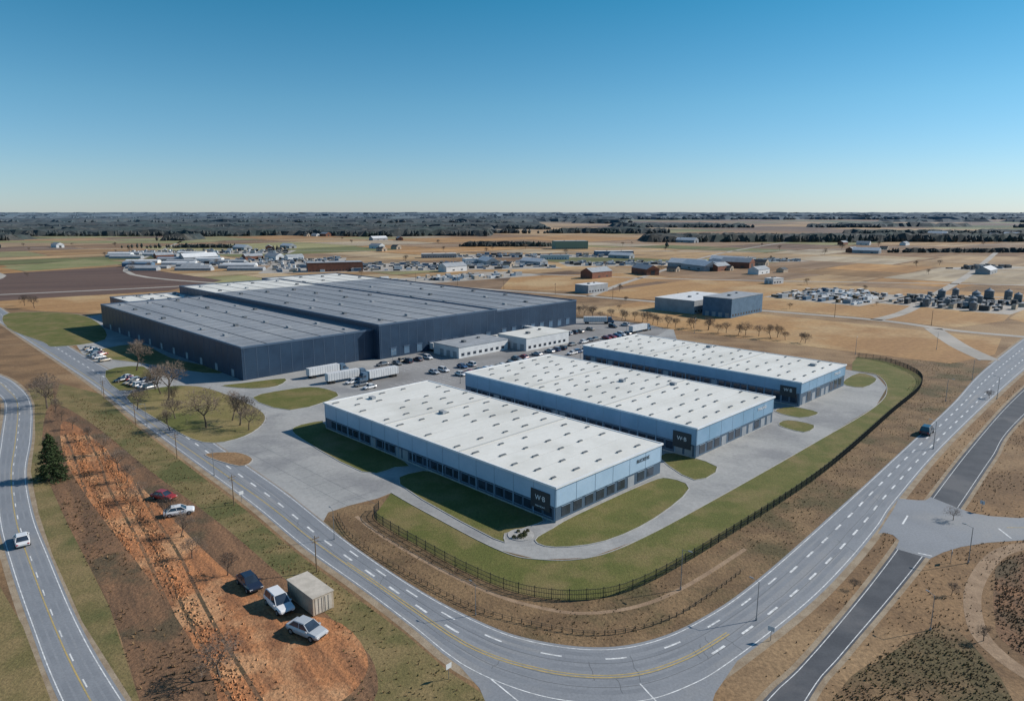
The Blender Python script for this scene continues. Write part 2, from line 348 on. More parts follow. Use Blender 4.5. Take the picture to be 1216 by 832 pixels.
# ------------------------------------------------------------------ campus ground
path_out=[(-28.5,154.9),(-20.3,145.4),(-3,126.8),(5.1,122.7),(14.9,123.4),(26,131.1),(47.2,151.4),(83.9,188.1),(124.5,230),(141.8,255.7),(148.3,276.6),(142.4,284.3)]
fence_l=[(-29.7,145.4),(-29.2,139.8),(-18,127.5),(-7.4,117),(1.8,110.4),(11.8,108.6),(22.6,112.7),(43,131.1),(80,168.5),(125.9,221.9),(152.7,253.2),(165.5,276.6),(166.4,301),(158,311.9)]
camp=[(-200,318),(-153.3,270),(-105,213.6),(-70.7,175),(-52.5,154.4),(-40.5,139.5),(-40.6,144),(-36.8,147.7),(-31.2,151.6)]+path_out+[(128,300),(100,330),(85,352),(92,392),(60,425),(20,440),(-120,620),(-160,640),(-235,560),(-275,420),(-240,372)]
poly('campus_pavement',camp,.012,'concrete')
poly('verge',[(-40.4,139.5)]+[(p.x,p.y) for p in NI if (p.y<300 and p.x>-37)]+[(206,296),(180,305),(158,313),(142.4,284.3)]+path_out[::-1]+[(-31.2,148.6),(-36.8,147.7),(-40.6,144)],.020,'verge')
F=catmull(fence_l,False,8); PO=catmull(path_out,False,8)
lawnP=[(p.x,p.y) for p in F]+[(150,300)]+[(p.x,p.y) for p in PO[::-1]]
poly('lawn',lawnP,.030,'lawn')
ribbon('footpath',[(-34,142),(-27,133),(-15,120.5),(-4,111),(4,106.5),(12,104.5),(22,107),(32,114),(46,127)],.9,.026,'track')
kb=MB(); kerb_geo(kb,PO)
parkpoly=[(-62,262),(-30,236),(-4,246),(10,250),(40,300),(66,345),(90,392),(60,425),(30,415),(-20,365),(-58,300)]
poly('parking_lot',parkpoly,.018,'parking')
LZ=[.04]
def lawn(pts,s=4,mat='lawn',name='lawn'):
    LZ[0]+=.005; P=poly(name,pts,LZ[0],mat,s); kerb_geo(kb,P,closed=True)
lawn([(-67.3,205.4),(-60.5,212.5),(-56.5,206.5),(-28.5,176),(-30.5,171.5),(-38.3,168.5),(-60.9,194)],3)
lawn([(-27.3,160),(-24,168.5),(-19,167.3),(-6,154.5),(6.5,141.8),(3.8,137),(-1.5,133.5),(-3.6,131.2)],3)
lawn([(4.6,130.6),(8.6,127.6),(18.9,130.3),(31,141),(42.5,157.4),(39,164),(33,161),(14,142.5),(8.5,136)],3)
lawn([(40,177.8),(44.5,182.5),(53.5,172),(45.2,162.8)],3)
lawn([(87.6,223.8),(95.2,229),(101.4,221.9),(92.9,216.1)],3)
lawn([(83,208),(88,213.5),(94,208),(88,201)],3)
lawn([(128,262.3),(142.9,279.6),(145,269.3),(132.9,255.7)],3)
M['lawn_y']=pmat('dry_lawn',(.185,.155,.055),(.25,.195,.085),scale=.07,c3=(.115,.12,.033),scale3=.04,bump=.4,bscale=3,fine=.3,fscale=2.)
lawn([(-138,241.1),(-135.1,253.2),(-126.4,258.3),(-113,253.2),(-88.7,230),(-78.9,214.2),(-79.2,197.1),(-89.3,191.8),(-111.7,212.4)],4,'lawn_y')
lawn([(-92.8,241),(-83,253.2),(-73.3,255.7),(-62.6,243.4),(-74.2,224.9)],3)
lawn([(-110.8,258),(-104.5,262.5),(-90.5,270),(-89.5,258),(-98,254)],3)
lawn([(-84,181.1),(-76.3,183.1),(-69.7,177.8),(-71.3,172.5)],4,'ground','traffic_island')
lawn([(-330.2,452.7),(-290,452.7),(-250,415),(-212,357),(-225,337),(-240,350),(-290,395)],4)
lawn([(-170,284),(-158,292),(-140,262),(-146,251)],3)
lawn([(-199,318),(-188,345),(-155,310),(-120,285),(-127,280),(-165,300)],3,'lawn_y')
kb.obj('kerb',['kerb'])
mk=MB()
def UV(u,v): return Vector(((u-v)*S2,(u+v)*S2))
for j in range(17):
    v=88+j*6.5; ribbon_geo(mk,[UV(66.5+(9 if j>6 else 14),v),UV(88,v)],.09,.017,2)
for u in (78,83): ribbon_geo(mk,[UV(u,92),UV(u,185)],.08,.0172,2)
for j in range(14): ribbon_geo(mk,[UV(112+j*11,84.5),UV(112+j*11,90.3)],.09,.017,2)
for (u0,u1,v) in ((150,204,205),(150,204,212),(166,215,232),(166,215,238)):
    n=int((u1-u0)/3)
    for k in range(n+1): ribbon_geo(mk,[UV(u0+3*k,v),UV(u0+3*k,v+5)],.13,.024,0)
mk.obj('parking_markings',['white_p','yellow_p','crack'])

# ------------------------------------------------------------------ left dirt area, right scrub
poly('dirt_lot',[(-159.3,232.2),(-134.4,212.4),(-92.1,168.5),(-62.7,138.9),(-43,117.6),(-28.2,101.6),(-20.1,91),(-20.3,80),(-38,66),(-48,80),(-67.7,106.5),(-98.7,143.2),(-128.4,181.1)],.0145,'orange2',4)
orange=[(-142.4,212.4),(-123,195.6),(-88.5,157.4),(-55.2,120.8),(-39.4,106.5),(-27.5,101.6),(-21,91),(-24.5,82),(-36.3,78),(-43.3,89.1),(-64.8,114.7),(-94.8,147.7),(-122.6,181.1)]
poly('bare_soil',orange,.0195,'orange',4)
vl=[(-175,262),(-159.3,234),(-128.4,181.1),(-98.7,143.2),(-67.7,106.5),(-48,80),(-38,66)]
poly('grass_verge',[(-178,262)]+vl[1:]+[(-52,84),(-69.5,102),(-89,124.6),(-104.5,143.8),(-123.3,169),(-140.3,196),(-165,232.5),(-182,254)],.011,'olive')
poly('grass_verge',[(-98,120),(-78.5,101),(-62.5,83.4),(-30,48),(-120,30),(-160,110)],.0112,'olive')
poly('grass_verge',[(-175,262),(-150,246),(-120,211),(-85,173),(-60,146),(-42.5,126),(-27.5,110),(-17,99),(-9,89.5),(-3,84),(-2,70),(-38,66),(-20.5,80),(-20.1,91),(-28.2,101.6),(-43,117.6),(-62.7,138.9),(-92.1,168.5),(-134.4,212.4),(-159.3,234)],.0118,'olive')
poly('scrub',[(20,55),(44.8,85),(55.5,92.9),(69.5,101.3),(70,91),(68,83.4),(60,60)],.010,'verge',4)
poly('scrub',[(93.7,122),(86.8,114.7),(79.5,104),(76,95),(84,80),(120,110),(114,129)],.010,'orange2',4)
mb=MB(); rt=random.Random(3)
d=Vector((97,-129)).normalized(); nrm=Vector((-d.y,d.x))
for off in (-9,-7.2,-2.5,-.8,4,5.8,9):
    st=Vector((-133,200))+nrm*off; P=[]
    for k in range(80):
        p=st+d*(k*1.95)+nrm*(noise.noise((k*.05,off,0))*1.2)
        if inside((p.x,p.y),orange): P.append(p)
    if len(P)>3: ribbon_geo(mb,P,.6,.024,0)
mb.obj('tyre_tracks',['orange2'])
mb=MB()
OP=[(p.x,p.y) for p in catmull(orange,True,4)]
for k in range(13000):
    off=rt.choice((-8,-4.2,1,6.5))+rt.gauss(0,.8); t=rt.uniform(0,165)
    if rt.random()<.3: off=rt.uniform(-11,12)
    p=Vector((-133,200))+d*t+nrm*(off+noise.noise((t*.04,off*.01,0))*1.2)
    if not inside((p.x,p.y),OP): continue
    r=rt.uniform(.08,.32); a=rt.uniform(0,6.3)
    vs=[(p.x+r*math.cos(a+i*2.09)*rt.uniform(.8,1.4),p.y+r*math.sin(a+i*2.09)*rt.uniform(.8,1.4),.01) for i in range(3)]+[(p.x,p.y,r*rt.uniform(.7,1.5))]
    mb.add(vs,[(0,1,3),(1,2,3),(2,0,3)],0 if rt.random()<.8 else 1)
mb.obj('dirt_clods',['orange','orange2'])

def tufts(name,region,n,mats,h=(.3,.8),w=.16,seed=1,blades=4,dens=.04,excl=()):
    r=random.Random(seed); mb=MB(); xs=[p[0] for p in region]; ys=[p[1] for p in region]
    V=mb.v;Fc=mb.f;Mi=mb.m
    for c in range(n):
        x=r.uniform(min(xs),max(xs)); y=r.uniform(min(ys),max(ys))
        if not inside((x,y),region): continue
        if noise.noise((x*dens,y*dens,seed))<r.uniform(-.45,.3): continue
        if any(inside((x,y),e) for e in excl): continue
        mi=r.randrange(len(mats)); hh=r.uniform(*h)
        for b in range(blades):
            a=r.uniform(0,6.28); dx,dy=math.cos(a),math.sin(a); l=hh*r.uniform(.3,.6)
            o=len(V); ww=w*r.uniform(.6,1.3)
            V.append((x-dy*ww,y+dx*ww,0));V.append((x+dy*ww,y-dx*ww,0));V.append((x+dx*l,y+dy*l,hh*r.uniform(.6,1.1)))
            Fc.append((o,o+1,o+2));Mi.append(mi)
    return mb.obj(name,mats)
mainroad=[(p.x,p.y) for p in offset(NO,-1.2)]+[(p.x,p.y) for p in offset(NI,1.)[::-1]]
sideR=[(p.x,p.y) for p in offset(RA,.8)]+[(p.x,p.y) for p in offset(RB,-.8)[::-1]]
jb=[(-6,93),(-3,80),(-1,55),(24,55),(26,80),(35,93)]
tufts('scrub_brush',[(20,62),(44.8,85),(55.5,94),(69.5,102),(70,91),(68,83.4),(60,60)],9000,['tuft2','tuft1','tuft3'],(.12,.4),.10,2)
tufts('scrub_brush',[(93.7,123),(86.8,114.7),(79.5,104),(76,95),(84,80),(120,110),(114,129)],9000,['tuft2','tuft2','tuft1'],(.15,.5),.11,3)
tufts('dry_grass',[(33,86),(55,108),(76,134),(130,194),(190,256),(230,285),(180,180),(120,100),(60,84)],36000,['tuft1','tuft1','tuft2'],(.1,.4),.10,4,excl=(mainroad,sideR,jn))
tufts('dry_grass',[(-40,141),(-30,125),(-8,101),(12,95),(30,102),(76,149),(152,232),(205,295),(165,312),(160,270),(126,222),(80,168),(43,131),(22,112.7),(11,108.5),(2,110),(-18,127.5),(-30,141)],40000,['tuft1','tuft2','tuft3'],(.1,.36),.10,5,excl=(mainroad,))
tufts('scrub_brush',[(-159,232),(-128,181),(-99,143),(-68,106.5),(-48,80),(-38,66),(-30,76),(-43,89),(-65,114),(-95,147),(-122,181),(-142,212)],26000,['tuft2','tuft2','tuft1'],(.15,.6),.13,6)
tufts('dry_grass',[(-165,250),(-120,211),(-85,173),(-60,146),(-42.5,126),(-27.5,110),(-17,99),(-9,89.5),(0,83),(-20,80),(-28,101),(-43,117),(-63,139),(-92,168),(-134,212)],28000,['tuft3','tuft1','tuft1'],(.12,.45),.11,7,excl=(mainroad,jb))

# ------------------------------------------------------------------ buildings
def text_obj(txt,size,parent,loc,rot,mat='logo'):
    c=bpy.data.curves.new('lettering','FONT'); c.body=txt; c.size=size; c.extrude=.03; c.align_x='CENTER'
    o=bpy.data.objects.new('lettering',c); col.objects.link(o)
    dg=bpy.context.evaluated_depsgraph_get(); me=bpy.data.meshes.new_from_object(o.evaluated_get(dg)); bpy.data.objects.remove(o)
    me.materials.clear(); me.materials.append(M[mat])
    t=put('lettering',me,parent,loc); t.rotation_euler=rot; return t
def factory(name,loc,W,L,H,sign,seed,lowf=.45,wall='wall_l'):
    r=random.Random(seed); e=empty(name,loc,R(45)); zl=H*lowf
    mb=MB(); mb.box(0,W,0,L,zl,H,0); mb.box(.12,W-.12,.12,L-.12,-.1,zl,1)
    mb.box(.08,W-.08,.08,L-.08,-.1,.35,2)
    mb.obj('walls',[wall,'wall_d','kerb'],e)
    mb=MB()
    k=int(L/6)
    for i in range(k+1):
        y=.2+i*(L-.6)/k; mb.box(-.03,.1,y,y+.10,zl+.02,H-.05,0); mb.box(-.02,.115,y,y+.3,.36,zl-.01,0)
    k=int(W/6)
    for i in range(k+1):
        x=.2+i*(W-.6)/k; mb.box(x,x+.10,-.03,.1,zl+.02,H-.05,0)
    mb.obj('pilasters',['pil'],e)
    mb=MB(); y=1.2
    while y<L-3:
        if r.random()<.86:
            mb.box(.06,.119,y,y+2.3,.95,zl-.45,0); mb.box(.03,.118,y-.1,y+2.4,zl-.45,zl-.36,1); mb.box(.0,.118,y-.1,y+2.4,.85,.945,1)
        else: mb.box(.05,.119,y,y+2.3,.36,zl-.5,2)
        y+=3.0
    x=2.
    while x<W-3.5:
        if r.random()<.75: mb.box(x,x+2.8,.055,.119,.9,zl-.4,0); mb.box(x-.08,x+2.88,.03,.118,zl-.4,zl-.3,1)
        else: mb.box(x,x+2.6,.06,.119,.36,3.0,2)
        x+=4.
    mb.obj('windows',['glass','pil','grey_w'],e)
    mb=MB(); o=.3
    mb.box(-o,W+o,-o,L+o,H+.002,H+.28,1,0)
    for b in ((-o,W+o,-o,-o+.35),(-o,W+o,L+o-.35,L+o),(-o,-o+.35,-o+.35,L+o-.35),(W+o-.35,W+o,-o+.35,L+o-.35)): mb.box(*b,H+.281,H+.45,1)
    mb.obj('roof',['roof_w','roof_trim'],e)
    mb=MB()
    for f in (1/3,2/3): mb.box(.1,W-.1,L*f-.22,L*f+.22,H+.281,H+.5,0)
    for s in range(3):
        y0=L*s/3+4; y1=L*(s+1)/3-4
        for j in range(1,4):
            yy=y0+(y1-y0)*j/4; mb.box(.4,W-.4,yy-.03,yy+.03,H+.281,H+.31,0)
    mb.obj('roof_seams',['seam'],e)
    mb=MB()
    for s in range(3):
        y0=L*s/3+3.5; y1=L*(s+1)/3-3.5; nr=5; nx=max(5,int(W/7))
        for j in range(nr):
            for i in range(nx):
                if r.random()<.1: continue
                cx=W*(i+.5)/nx+r.uniform(-.7,.7)+(W/nx*.25 if j%2 else -W/nx*.25)*.6; cy=y0+(y1-y0)*j/(nr-1)+r.uniform(-.5,.5); q=r.uniform(.7,1.15)
                mb.box(cx-1.0*q,cx+1.0*q,cy-.35,cy+.35,H+.281,H+.40,1); mb.box(cx-.9*q,cx+.9*q,cy-.27,cy+.27,H+.401,H+.60,0)
    for k in range(2):
        cx=r.uniform(4,W-4);cy=r.uniform(5,L-5); mb.box(cx-.7,cx+.7,cy-1.,cy+1.,H+.29,H+1.1,2)
    mb.obj('roof_vents',['vent','seam','grey_w'],e)
    mb=MB(); mb.box(-.16,-.06,1.6,7.2,zl-1.6,H-1.7,0); mb.obj('sign_panel',['dark_w'],e)
    text_obj('W·B',1.6,e,(-.19,4.4,(zl-1.6+H-1.7)/2-.1),(R(90),0,R(-90)))
    text_obj(sign,1.25,e,(W-8,-.1,H-2.1),(R(90),0,0),'dark_w' if seed==1 else 'logo')
    if seed==1: text_obj('industrial park',.5,e,(-.19,4.4,zl-1.1),(R(90),0,R(-90)))
    return e
factory('white_warehouse',(9.3,138.5),40,94,7.8,'BUCKEYE',1)
factory('white_warehouse',(49.3,177.8),46,93.5,8.3,'FARLAND',2,.45,'wall_b')
factory('white_warehouse',(98,229),40,95,8.2,'STERLING',3,.55,'wall_b')
mb=MB(); mb.cone((1.8,133,-.02),(1.8,133,.13),2.7,2.7,28,0,True); mb.obj('garden_bed',['kerb'])
def clump(mb,cx,cy,cz,rx,rz,n,r,mi=0,s=.3):
    for k in range(n):
        a=r.uniform(0,6.28);b=r.uniform(-.2,1.5);q=r.uniform(.6,1)
        p=Vector((cx+rx*q*math.cos(a)*math.cos(b),cy+rx*q*math.sin(a)*math.cos(b),cz+rz*q*math.sin(b)))
        u=Vector((r.gauss(0,1),r.gauss(0,1),r.gauss(0,1))).normalized()*s*r.uniform(.5,1.2); w=u.orthogonal().normalized()*s*.5
        mb.add([p-u*.5,p+w,p+u*.5,p-w],[(0,1,2,3)],mi)
mb=MB(); r=random.Random(2)
for k in range(9): clump(mb,1.8+r.uniform(-1.6,1.6),133+r.uniform(-1.6,1.6),.13,r.uniform(.4,.8),r.uniform(.5,.9),120,r,0,.25)
mb.obj('shrubs',['shrub'])

wh=empty('dark_warehouse',(-105.7,266.5),R(45))
def block(x0,x1,y0,y1,H,ywhite=None,docks=True,seed=1):
    r=random.Random(seed); mb=MB()
    mb.box(x0,x1,y0,y1,-.1,H,0)
    mb.obj('walls',['navy'],wh)
    mb=MB(); t=.45
    ys=[(y0,ywhite or y1,0)]+([(ywhite,y1,2)] if ywhite else [])
    for a,b,mi in ys: mb.box(x0+t,x1-t,a+(t if a==y0 else 0),b-(t if b==y1 else 0),H+.004,H+.12,mi)
    for b in ((x0-.1,x1+.1,y0-.1,y0+t),(x0-.1,x1+.1,y1-t,y1+.1),(x0-.1,x0+t,y0+t,y1-t),(x1-t,x1+.1,y0+t,y1-t)): mb.box(*b,H+.003,H+.75,1)
    mb.obj('roof',['roof_g','navy2','roof_w'],wh)
    mb=MB(); n=int((x1-x0)/12)
    for i in range(1,n):
        x=x0+(x1-x0)*i/n; mb.box(x-.15,x+.15,y0+t,y1-t,H+.121,H+.26,0)
    n=int((y1-y0)/9)
    for i in range(1,n):
        y=y0+(y1-y0)*i/n
        if ywhite and y>ywhite-2: break
        mb.box(x0+.8,x1-.8,y-.06,y+.06,H+.262,H+.30,0)
    mb.obj('roof_seams',['seam_d'],wh)
    mb=MB()
    for i in range(4):
        for j in range(8):
            if r.random()<.45: continue
            x=x0+(x1-x0)*(i+.5)/4+r.uniform(-1,1);y=y0+(y1-y0)*(j+.5)/8+r.uniform(-2,2)
            mb.box(x-.8,x+.8,y-1.1,y+1.1,H+.125,H+r.uniform(.7,1.2),r.choice((0,1)))
    mb.obj('roof_vents',['vent','grey_w'],wh)
    mb=MB(); x=x0+1
    while x<x1-1: mb.box(x,x+.16,y0-.06,y0+.05,.3,H-.05,0); x+=5
    y=y0+1
    while y<y1-1: mb.box(x0-.06,x0+.05,y,y+.16,.3,H-.05,0); y+=6
    x=x0+6
    while docks and x<x1-6: mb.box(x,x+3,y0-.1,y0+.05,.9,4.2,1); mb.box(x-.25,x+3.25,y0-.25,y0+.05,4.25,4.6,0); x+=7.4
    y=y0+8
    while y<y1-8 and x0<5: mb.box(-.12,.05,y,y+2.4,.3,3.2,2); y+=16
    mb.obj('cladding_ribs',['navy2','blue_w','grey_w'],wh)
block(0,61,0,184,12.7,None,False,1)
block(61.02,134,-4.5,232,15.2,178,True,2)
block(134.02,201,-2.,262,13.8,200,True,3)
block(20,60.9,184.1,240,10.5,186,False,4)

def shed(name,loc,W,L,H,wm='white_w',rm='roof_w',rot=45,gl=True,door='grey_w'):
    e=empty(name,loc,R(rot)); mb=MB(); mb.box(0,W,0,L,-.1,H,0); mb.box(-.2,W+.2,-.2,L+.2,H+.003,H+.3,1); mb.box(W*.3,W*.3+1.6,L*.4,L*.4+2,H+.31,H+1.2,2)
    mb.box(W*.7,W*.7+1.2,L*.6,L*.6+1.2,H+.31,H+1.,2); mb.obj('walls_and_roof',[wm,rm,'vent'],e)
    mb=MB()
    if gl:
        x=1.5
        while x<W-3: mb.box(x,x+1.8,-.05,.04,1.,2.3,0); x+=3.6
        y=1.5
        while y<L-3: mb.box(-.05,.04,y,y+2.6,.1,min(3.,H-.8),1); y+=4.6
        mb.obj('windows_and_doors',['glass',door],e)
    return e
shed('white_shed',(-24,308.2),31,18,5,'white_w','grey_w'); shed('white_shed',(6.8,325.7),31,19,6)
shed('white_shed',(-9,332),14,10,4)
shed('blue_building',(136.7,430.5),42,20,12,'blue_w','grey_w'); shed('white_building',(118,448),50,30,8.5,'grey_w','white_w')
shed('white_building',(62,565),26,14,6.5,'grey_w','white_w')
shed('green_building',(78,1257),60,30,14,'green_w','grey_w',10); shed('blue_building',(127,1061),58,16,7,'blue_w','white_w',5)
shed('brick_building',(-225,770),60,22,10,'brown_w','grey_w',20); shed('farm_building',(300,905),22,12,7,'white_w','grey_w',30)
shed('farm_building',(-1150,1400),80,25,10,'white_w','white_w',10,False); shed('farm_building',(240,640),14,10,5,'white_w','white_w',30)
shed('farm_building',(-60,900),40,14,6,'white_w','white_w',20); shed('farm_building',(-130,1010),50,14,6,'grey_w','white_w',10); shed('farm_building',(40,980),40,16,6,'white_w','grey_w',0)
# scattered farmhouses and barns
def barn_mesh(W,L,H,wm,rm):
    mb=MB(); mb.box(0,W,0,L,-.1,H,0)
    vs=[(-.4,-.4,H),(W/2,-.4,H+W*.28),(W+.4,-.4,H),(-.4,L+.4,H),(W/2,L+.4,H+W*.28),(W+.4,L+.4,H)]
    mb.add(vs,[(0,1,4,3),(1,2,5,4)],1); mb.add(vs,[(0,2,1),(3,4,5)],0)
    mb.box(W*.35,W*.65,-.06,.04,0,H*.75,2); mb.box(-.06,.04,L*.2,L*.3,1,2.2,2); mb.box(-.06,.04,L*.6,L*.7,1,2.2,2)
    return mb.mesh('barn',[wm,rm,'dark_w'])
BM=[barn_mesh(12,26,5,'white_w','grey_w'),barn_mesh(10,14,4,'tan_box','dark_w'),barn_mesh(14,30,6,'brown_w','grey_w'),barn_mesh(16,40,5,'grey_w','white_w')]
rb=random.Random(21)
for k in range(44):
    y=650*math.exp(rb.uniform(0,1.25)); x=y*rb.uniform(-.72,.72)
    if -300<x<60 and y<720: continue
    for q in range(rb.choice((1,1,2,3))): put('barn',rb.choice(BM),None,(x+q*28+rb.uniform(-6,6),y+rb.uniform(-18,18)),R(rb.choice((45,135,20,50))),rb.uniform(.8,1.2))
mb=MB(); rg=random.Random(4)
for k in range(11):
    y=790+k*30
    for s in range(3):
        x0=-430-k*20+s*56+rg.uniform(-8,8); L=rg.uniform(30,50); w=10; hh=rg.uniform(2.5,4)
        if rg.random()<.15: continue
        vs=[(x0,y,0),(x0,y,hh),(x0,y+w/2,hh+1.4),(x0,y+w,hh),(x0,y+w,0)]; vs+=[(a+L,b,c) for a,b,c in vs]
        mb.add(vs,[(0,1,6,5),(1,2,7,6),(2,3,8,7),(3,4,9,8),(0,4,3,2,1),(5,6,7,8,9)],rg.choice((0,0,0,1,2)))
mb.obj('greenhouse_range',['grey_w','white_w','blue_w'])
def yard(name,c,lx,ly,rot,n,hmax,seed,pal=('white_w','grey_w','dark_w','blue_w','tan_box'),smin=2,smax=9,pave=True,rows=True):
    r=random.Random(seed); mb=MB(); a=R(rot)
    cs,sn=math.cos(a),math.sin(a)
    for k in range(n):
        x=r.uniform(-lx/2,lx/2);y=r.uniform(-ly/2,ly/2)
        if rows: y=round(y/6)*6
        w=r.uniform(smin,smax)
        mb.rbox(c[0]+x*cs-y*sn,c[1]+x*sn+y*cs,a+(0 if r.random()<.8 else 1.57),w,r.uniform(2,3.2),-.1,r.uniform(1.2,hmax),r.randrange(len(pal)),r.randrange(2))
    if pave: mb.rbox(c[0],c[1],a,lx+12,ly+12,-.1,.09,len(pal))
    return mb.obj(name,list(pal)+['pale'])
yard('storage_yard',(256,545),80,62,40,170,3.5,1,('white_w','grey_w','dark_w','blue_w','wood'))
yard('storage_yard',(326,505),75,70,42,120,4.,2,('dark_w','grey_w','vent','dark_w','tan_box'))
yard('storage_yard',(-120,850),330,110,12,260,4,3)
yard('storage_yard',(-330,930),200,120,12,160,4,4)
yard('storage_yard',(170,900),200,60,5,140,4,5)
yard('parked_trucks',(330,950),120,40,15,90,3.5,6,('dark_w','grey_w','white_w'))
yard('storage_yard',(-500,1150),260,90,10,160,5,8)
yard('storage_yard',(20,1060),240,60,0,120,4,9)
yard('storage_yard',(-60,700),170,50,38,70,4,10)
yard('storage_yard',(560,830),90,30,25,50,4,11,('dark_w','vent','grey_w'))
for (x,y,s) in ((318,478,1),(330,490,1),(352,512,1.2),(345,540,.9),(365,500,1),(300,500,.8),(308,490,.7),(338,505,1.1),(372,520,1),(290,485,.8),(325,525,1),(310,465,.8)):
    mb=MB(); mb.cone((0,0,-.1),(0,0,7),2.6,2.6,18,0); mb.cone((0,0,7),(0,0,8.4),2.6,.3,18,1,True); mb.cone((0,0,8.38),(0,0,8.8),.35,.35,8,1,True)
    mb.cone((2.7,0,0),(2.7,0,7.2),.12,.12,5,1); o=mb.obj('storage_silo',['vent','grey_w'],None,(x,y)); o.scale=(s,s,s)

# ------------------------------------------------------------------ forest
def forest(name,x0,x1,y0,y1,h,cell,seed,gap=-9):
    r=random.Random(seed); nx=max(3,int((x1-x0)/cell)); ny=max(3,int((y1-y0)/cell)); V=[];Fc=[]; idx={}
    for j in range(ny+1):
        for i in range(nx+1):
            x=x0+(x1-x0)*i/nx+r.uniform(-.4,.4)*cell; y=y0+(y1-y0)*j/ny+r.uniform(-.4,.4)*cell
            y+=noise.noise((x*.004,seed,0))*(y1-y0)*.25
            e=i in(0,nx) or j in(0,ny)
            z=0 if e else h*(.62+.38*r.random()+.35*noise.noise((x*.012,y*.012,seed)))
            idx[i,j]=len(V); V.append([x,y,z])
    keep={}
    for j in range(ny):
        for i in range(nx):
            cx,cy=V[idx[i,j]][:2]
            keep[i,j]=noise.noise((cx*.0022,cy*.0022,seed*3.3))>=gap
    for j in range(ny):
        for i in range(nx):
            q=(idx[i,j],idx[i+1,j],idx[i+1,j+1],idx[i,j+1])
            if keep[i,j]: Fc.append(q)
            else:
                for k in q: V[k][2]=-.2
    for i in range(int((x1-x0)/(cell*.6))):
        x=r.uniform(x0,x1); y=y0+r.uniform(-cell*.6,cell*.8)+noise.noise((x*.004,seed,0))*(y1-y0)*.25
        if noise.noise((x*.0022,y*.0022,seed*3.3))<gap-.05: continue
        rr=cell*r.uniform(.25,.5); hh=h*r.uniform(.5,1.1); o=len(V)
        for k in range(6):
            a=k*1.047; V.append((x+rr*math.cos(a)*r.uniform(.7,1.2),y+rr*math.sin(a)*r.uniform(.7,1.2),hh*r.uniform(.35,.6)))
        for k in range(6):
            a=k*1.047; V.append((x+rr*.5*math.cos(a),y+rr*.5*math.sin(a),0))
        V.append((x,y,hh))
        for k in range(6): Fc.append((o+k,o+(k+1)%6,o+12)); Fc.append((o+6+k,o+6+(k+1)%6,o+(k+1)%6,o+k))
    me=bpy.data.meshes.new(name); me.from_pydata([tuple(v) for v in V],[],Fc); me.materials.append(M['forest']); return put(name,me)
forest('forest',-2600,-60,1950,2600,17,15,1,-.42)
forest('forest',-1500,-760,1640,1760,15,12,11,-.1)
forest('forest',-3300,150,2750,3500,19,24,2,-.45)
forest('forest',300,1650,1560,1700,17,12,3,-.5)
forest('forest',-500,500,2200,2460,16,14,4,-.1)
forest('forest',-5000,700,4200,5200,24,40,5,-.45)
forest('forest',200,3600,3000,3300,18,22,6,-.12)
forest('forest',-7000,8000,6300,7600,28,60,7,-.35)
forest('forest',-12000,13000,10500,12500,40,110,8,-.5)
forest('forest',-20000,20000,17000,19000,60,200,9,-9)
forest('forest',700,2200,2100,2180,14,14,10,-.02)
forest('forest',2500,6000,4500,4900,22,40,12,-.2)
forest('tree_line',-560,-380,1180,1200,11,9,13,.0)
forest('tree_line',-100,300,1350,1368,11,9,14,-.05)
forest('tree_line',-900,-620,1420,1450,14,10,15,-.1)
forest('tree_line',500,1100,1150,1165,8,8,16,.05)
forest('tree_line',-1300,-500,1300,1312,9,8,17,-.02)
forest('tree_line',150,700,1820,1840,12,10,18,-.1)

# ------------------------------------------------------------------ trees
def bare_tree_mesh(seed,h=10,spread=.55,twn=8):
    r=random.Random(seed); mb=MB()
    def br(p,d,L,rad,lv):
        n=2; q=p.copy(); dd=d.copy()
        for i in range(n):
            dd=(dd+Vector((r.gauss(0,.12),r.gauss(0,.12),r.gauss(0,.05)))).normalized(); nq=q+dd*L/n
            mb.cone(q,nq,rad*(1-.4*i/n),rad*(1-.4*(i+1)/n),5 if lv<2 else 3,0 if lv<3 else 1); q=nq
            if lv>=1 and i==0 and lv<4:
                k=(dd+Vector((r.gauss(0,.7),r.gauss(0,.7),r.gauss(.1,.4)))).normalized(); br(q,k,L*.6,rad*.5,lv+1)
        if lv>=4:
            for t in range(twn):
                k=(dd+Vector((r.gauss(0,.7),r.gauss(0,.7),r.gauss(.1,.45)))).normalized(); e=q+k*L*r.uniform(.6,1.6); s=k.orthogonal().normalized()*.022
                mb.add([q-s,q+s,e],[(0,1,2)],1)
            return
        m=4 if lv==0 else 3
        a0=r.uniform(0,6.28)
        for i in range(m):
            a=a0+i*6.28/m+r.uniform(-.4,.4); sp=spread*r.uniform(.7,1.3)
            o=dd.orthogonal().normalized(); o2=dd.cross(o); k=(dd+(o*math.cos(a)+o2*math.sin(a))*sp*1.3+Vector((0,0,.12))).normalized()
            br(q,k,L*r.uniform(.62,.8),rad*.55,lv+1)
    br(Vector((0,0,-.1)),Vector((0,0,1)),h*.27,h*.022,0)
    return mb.mesh('bare_tree',['bark','twig'])
BT=[bare_tree_mesh(s,10,sp) for s,sp in ((1,.6),(2,.5),(3,.75))]
def tree(x,y,h,i=0,name='bare_tree'):
    r=random.Random(int(x*31+y*7)); put(name,BT[i%3],None,(x,y),r.uniform(0,6.28),(h/10*r.uniform(.9,1.1),h/10*r.uniform(.9,1.1),h/10))
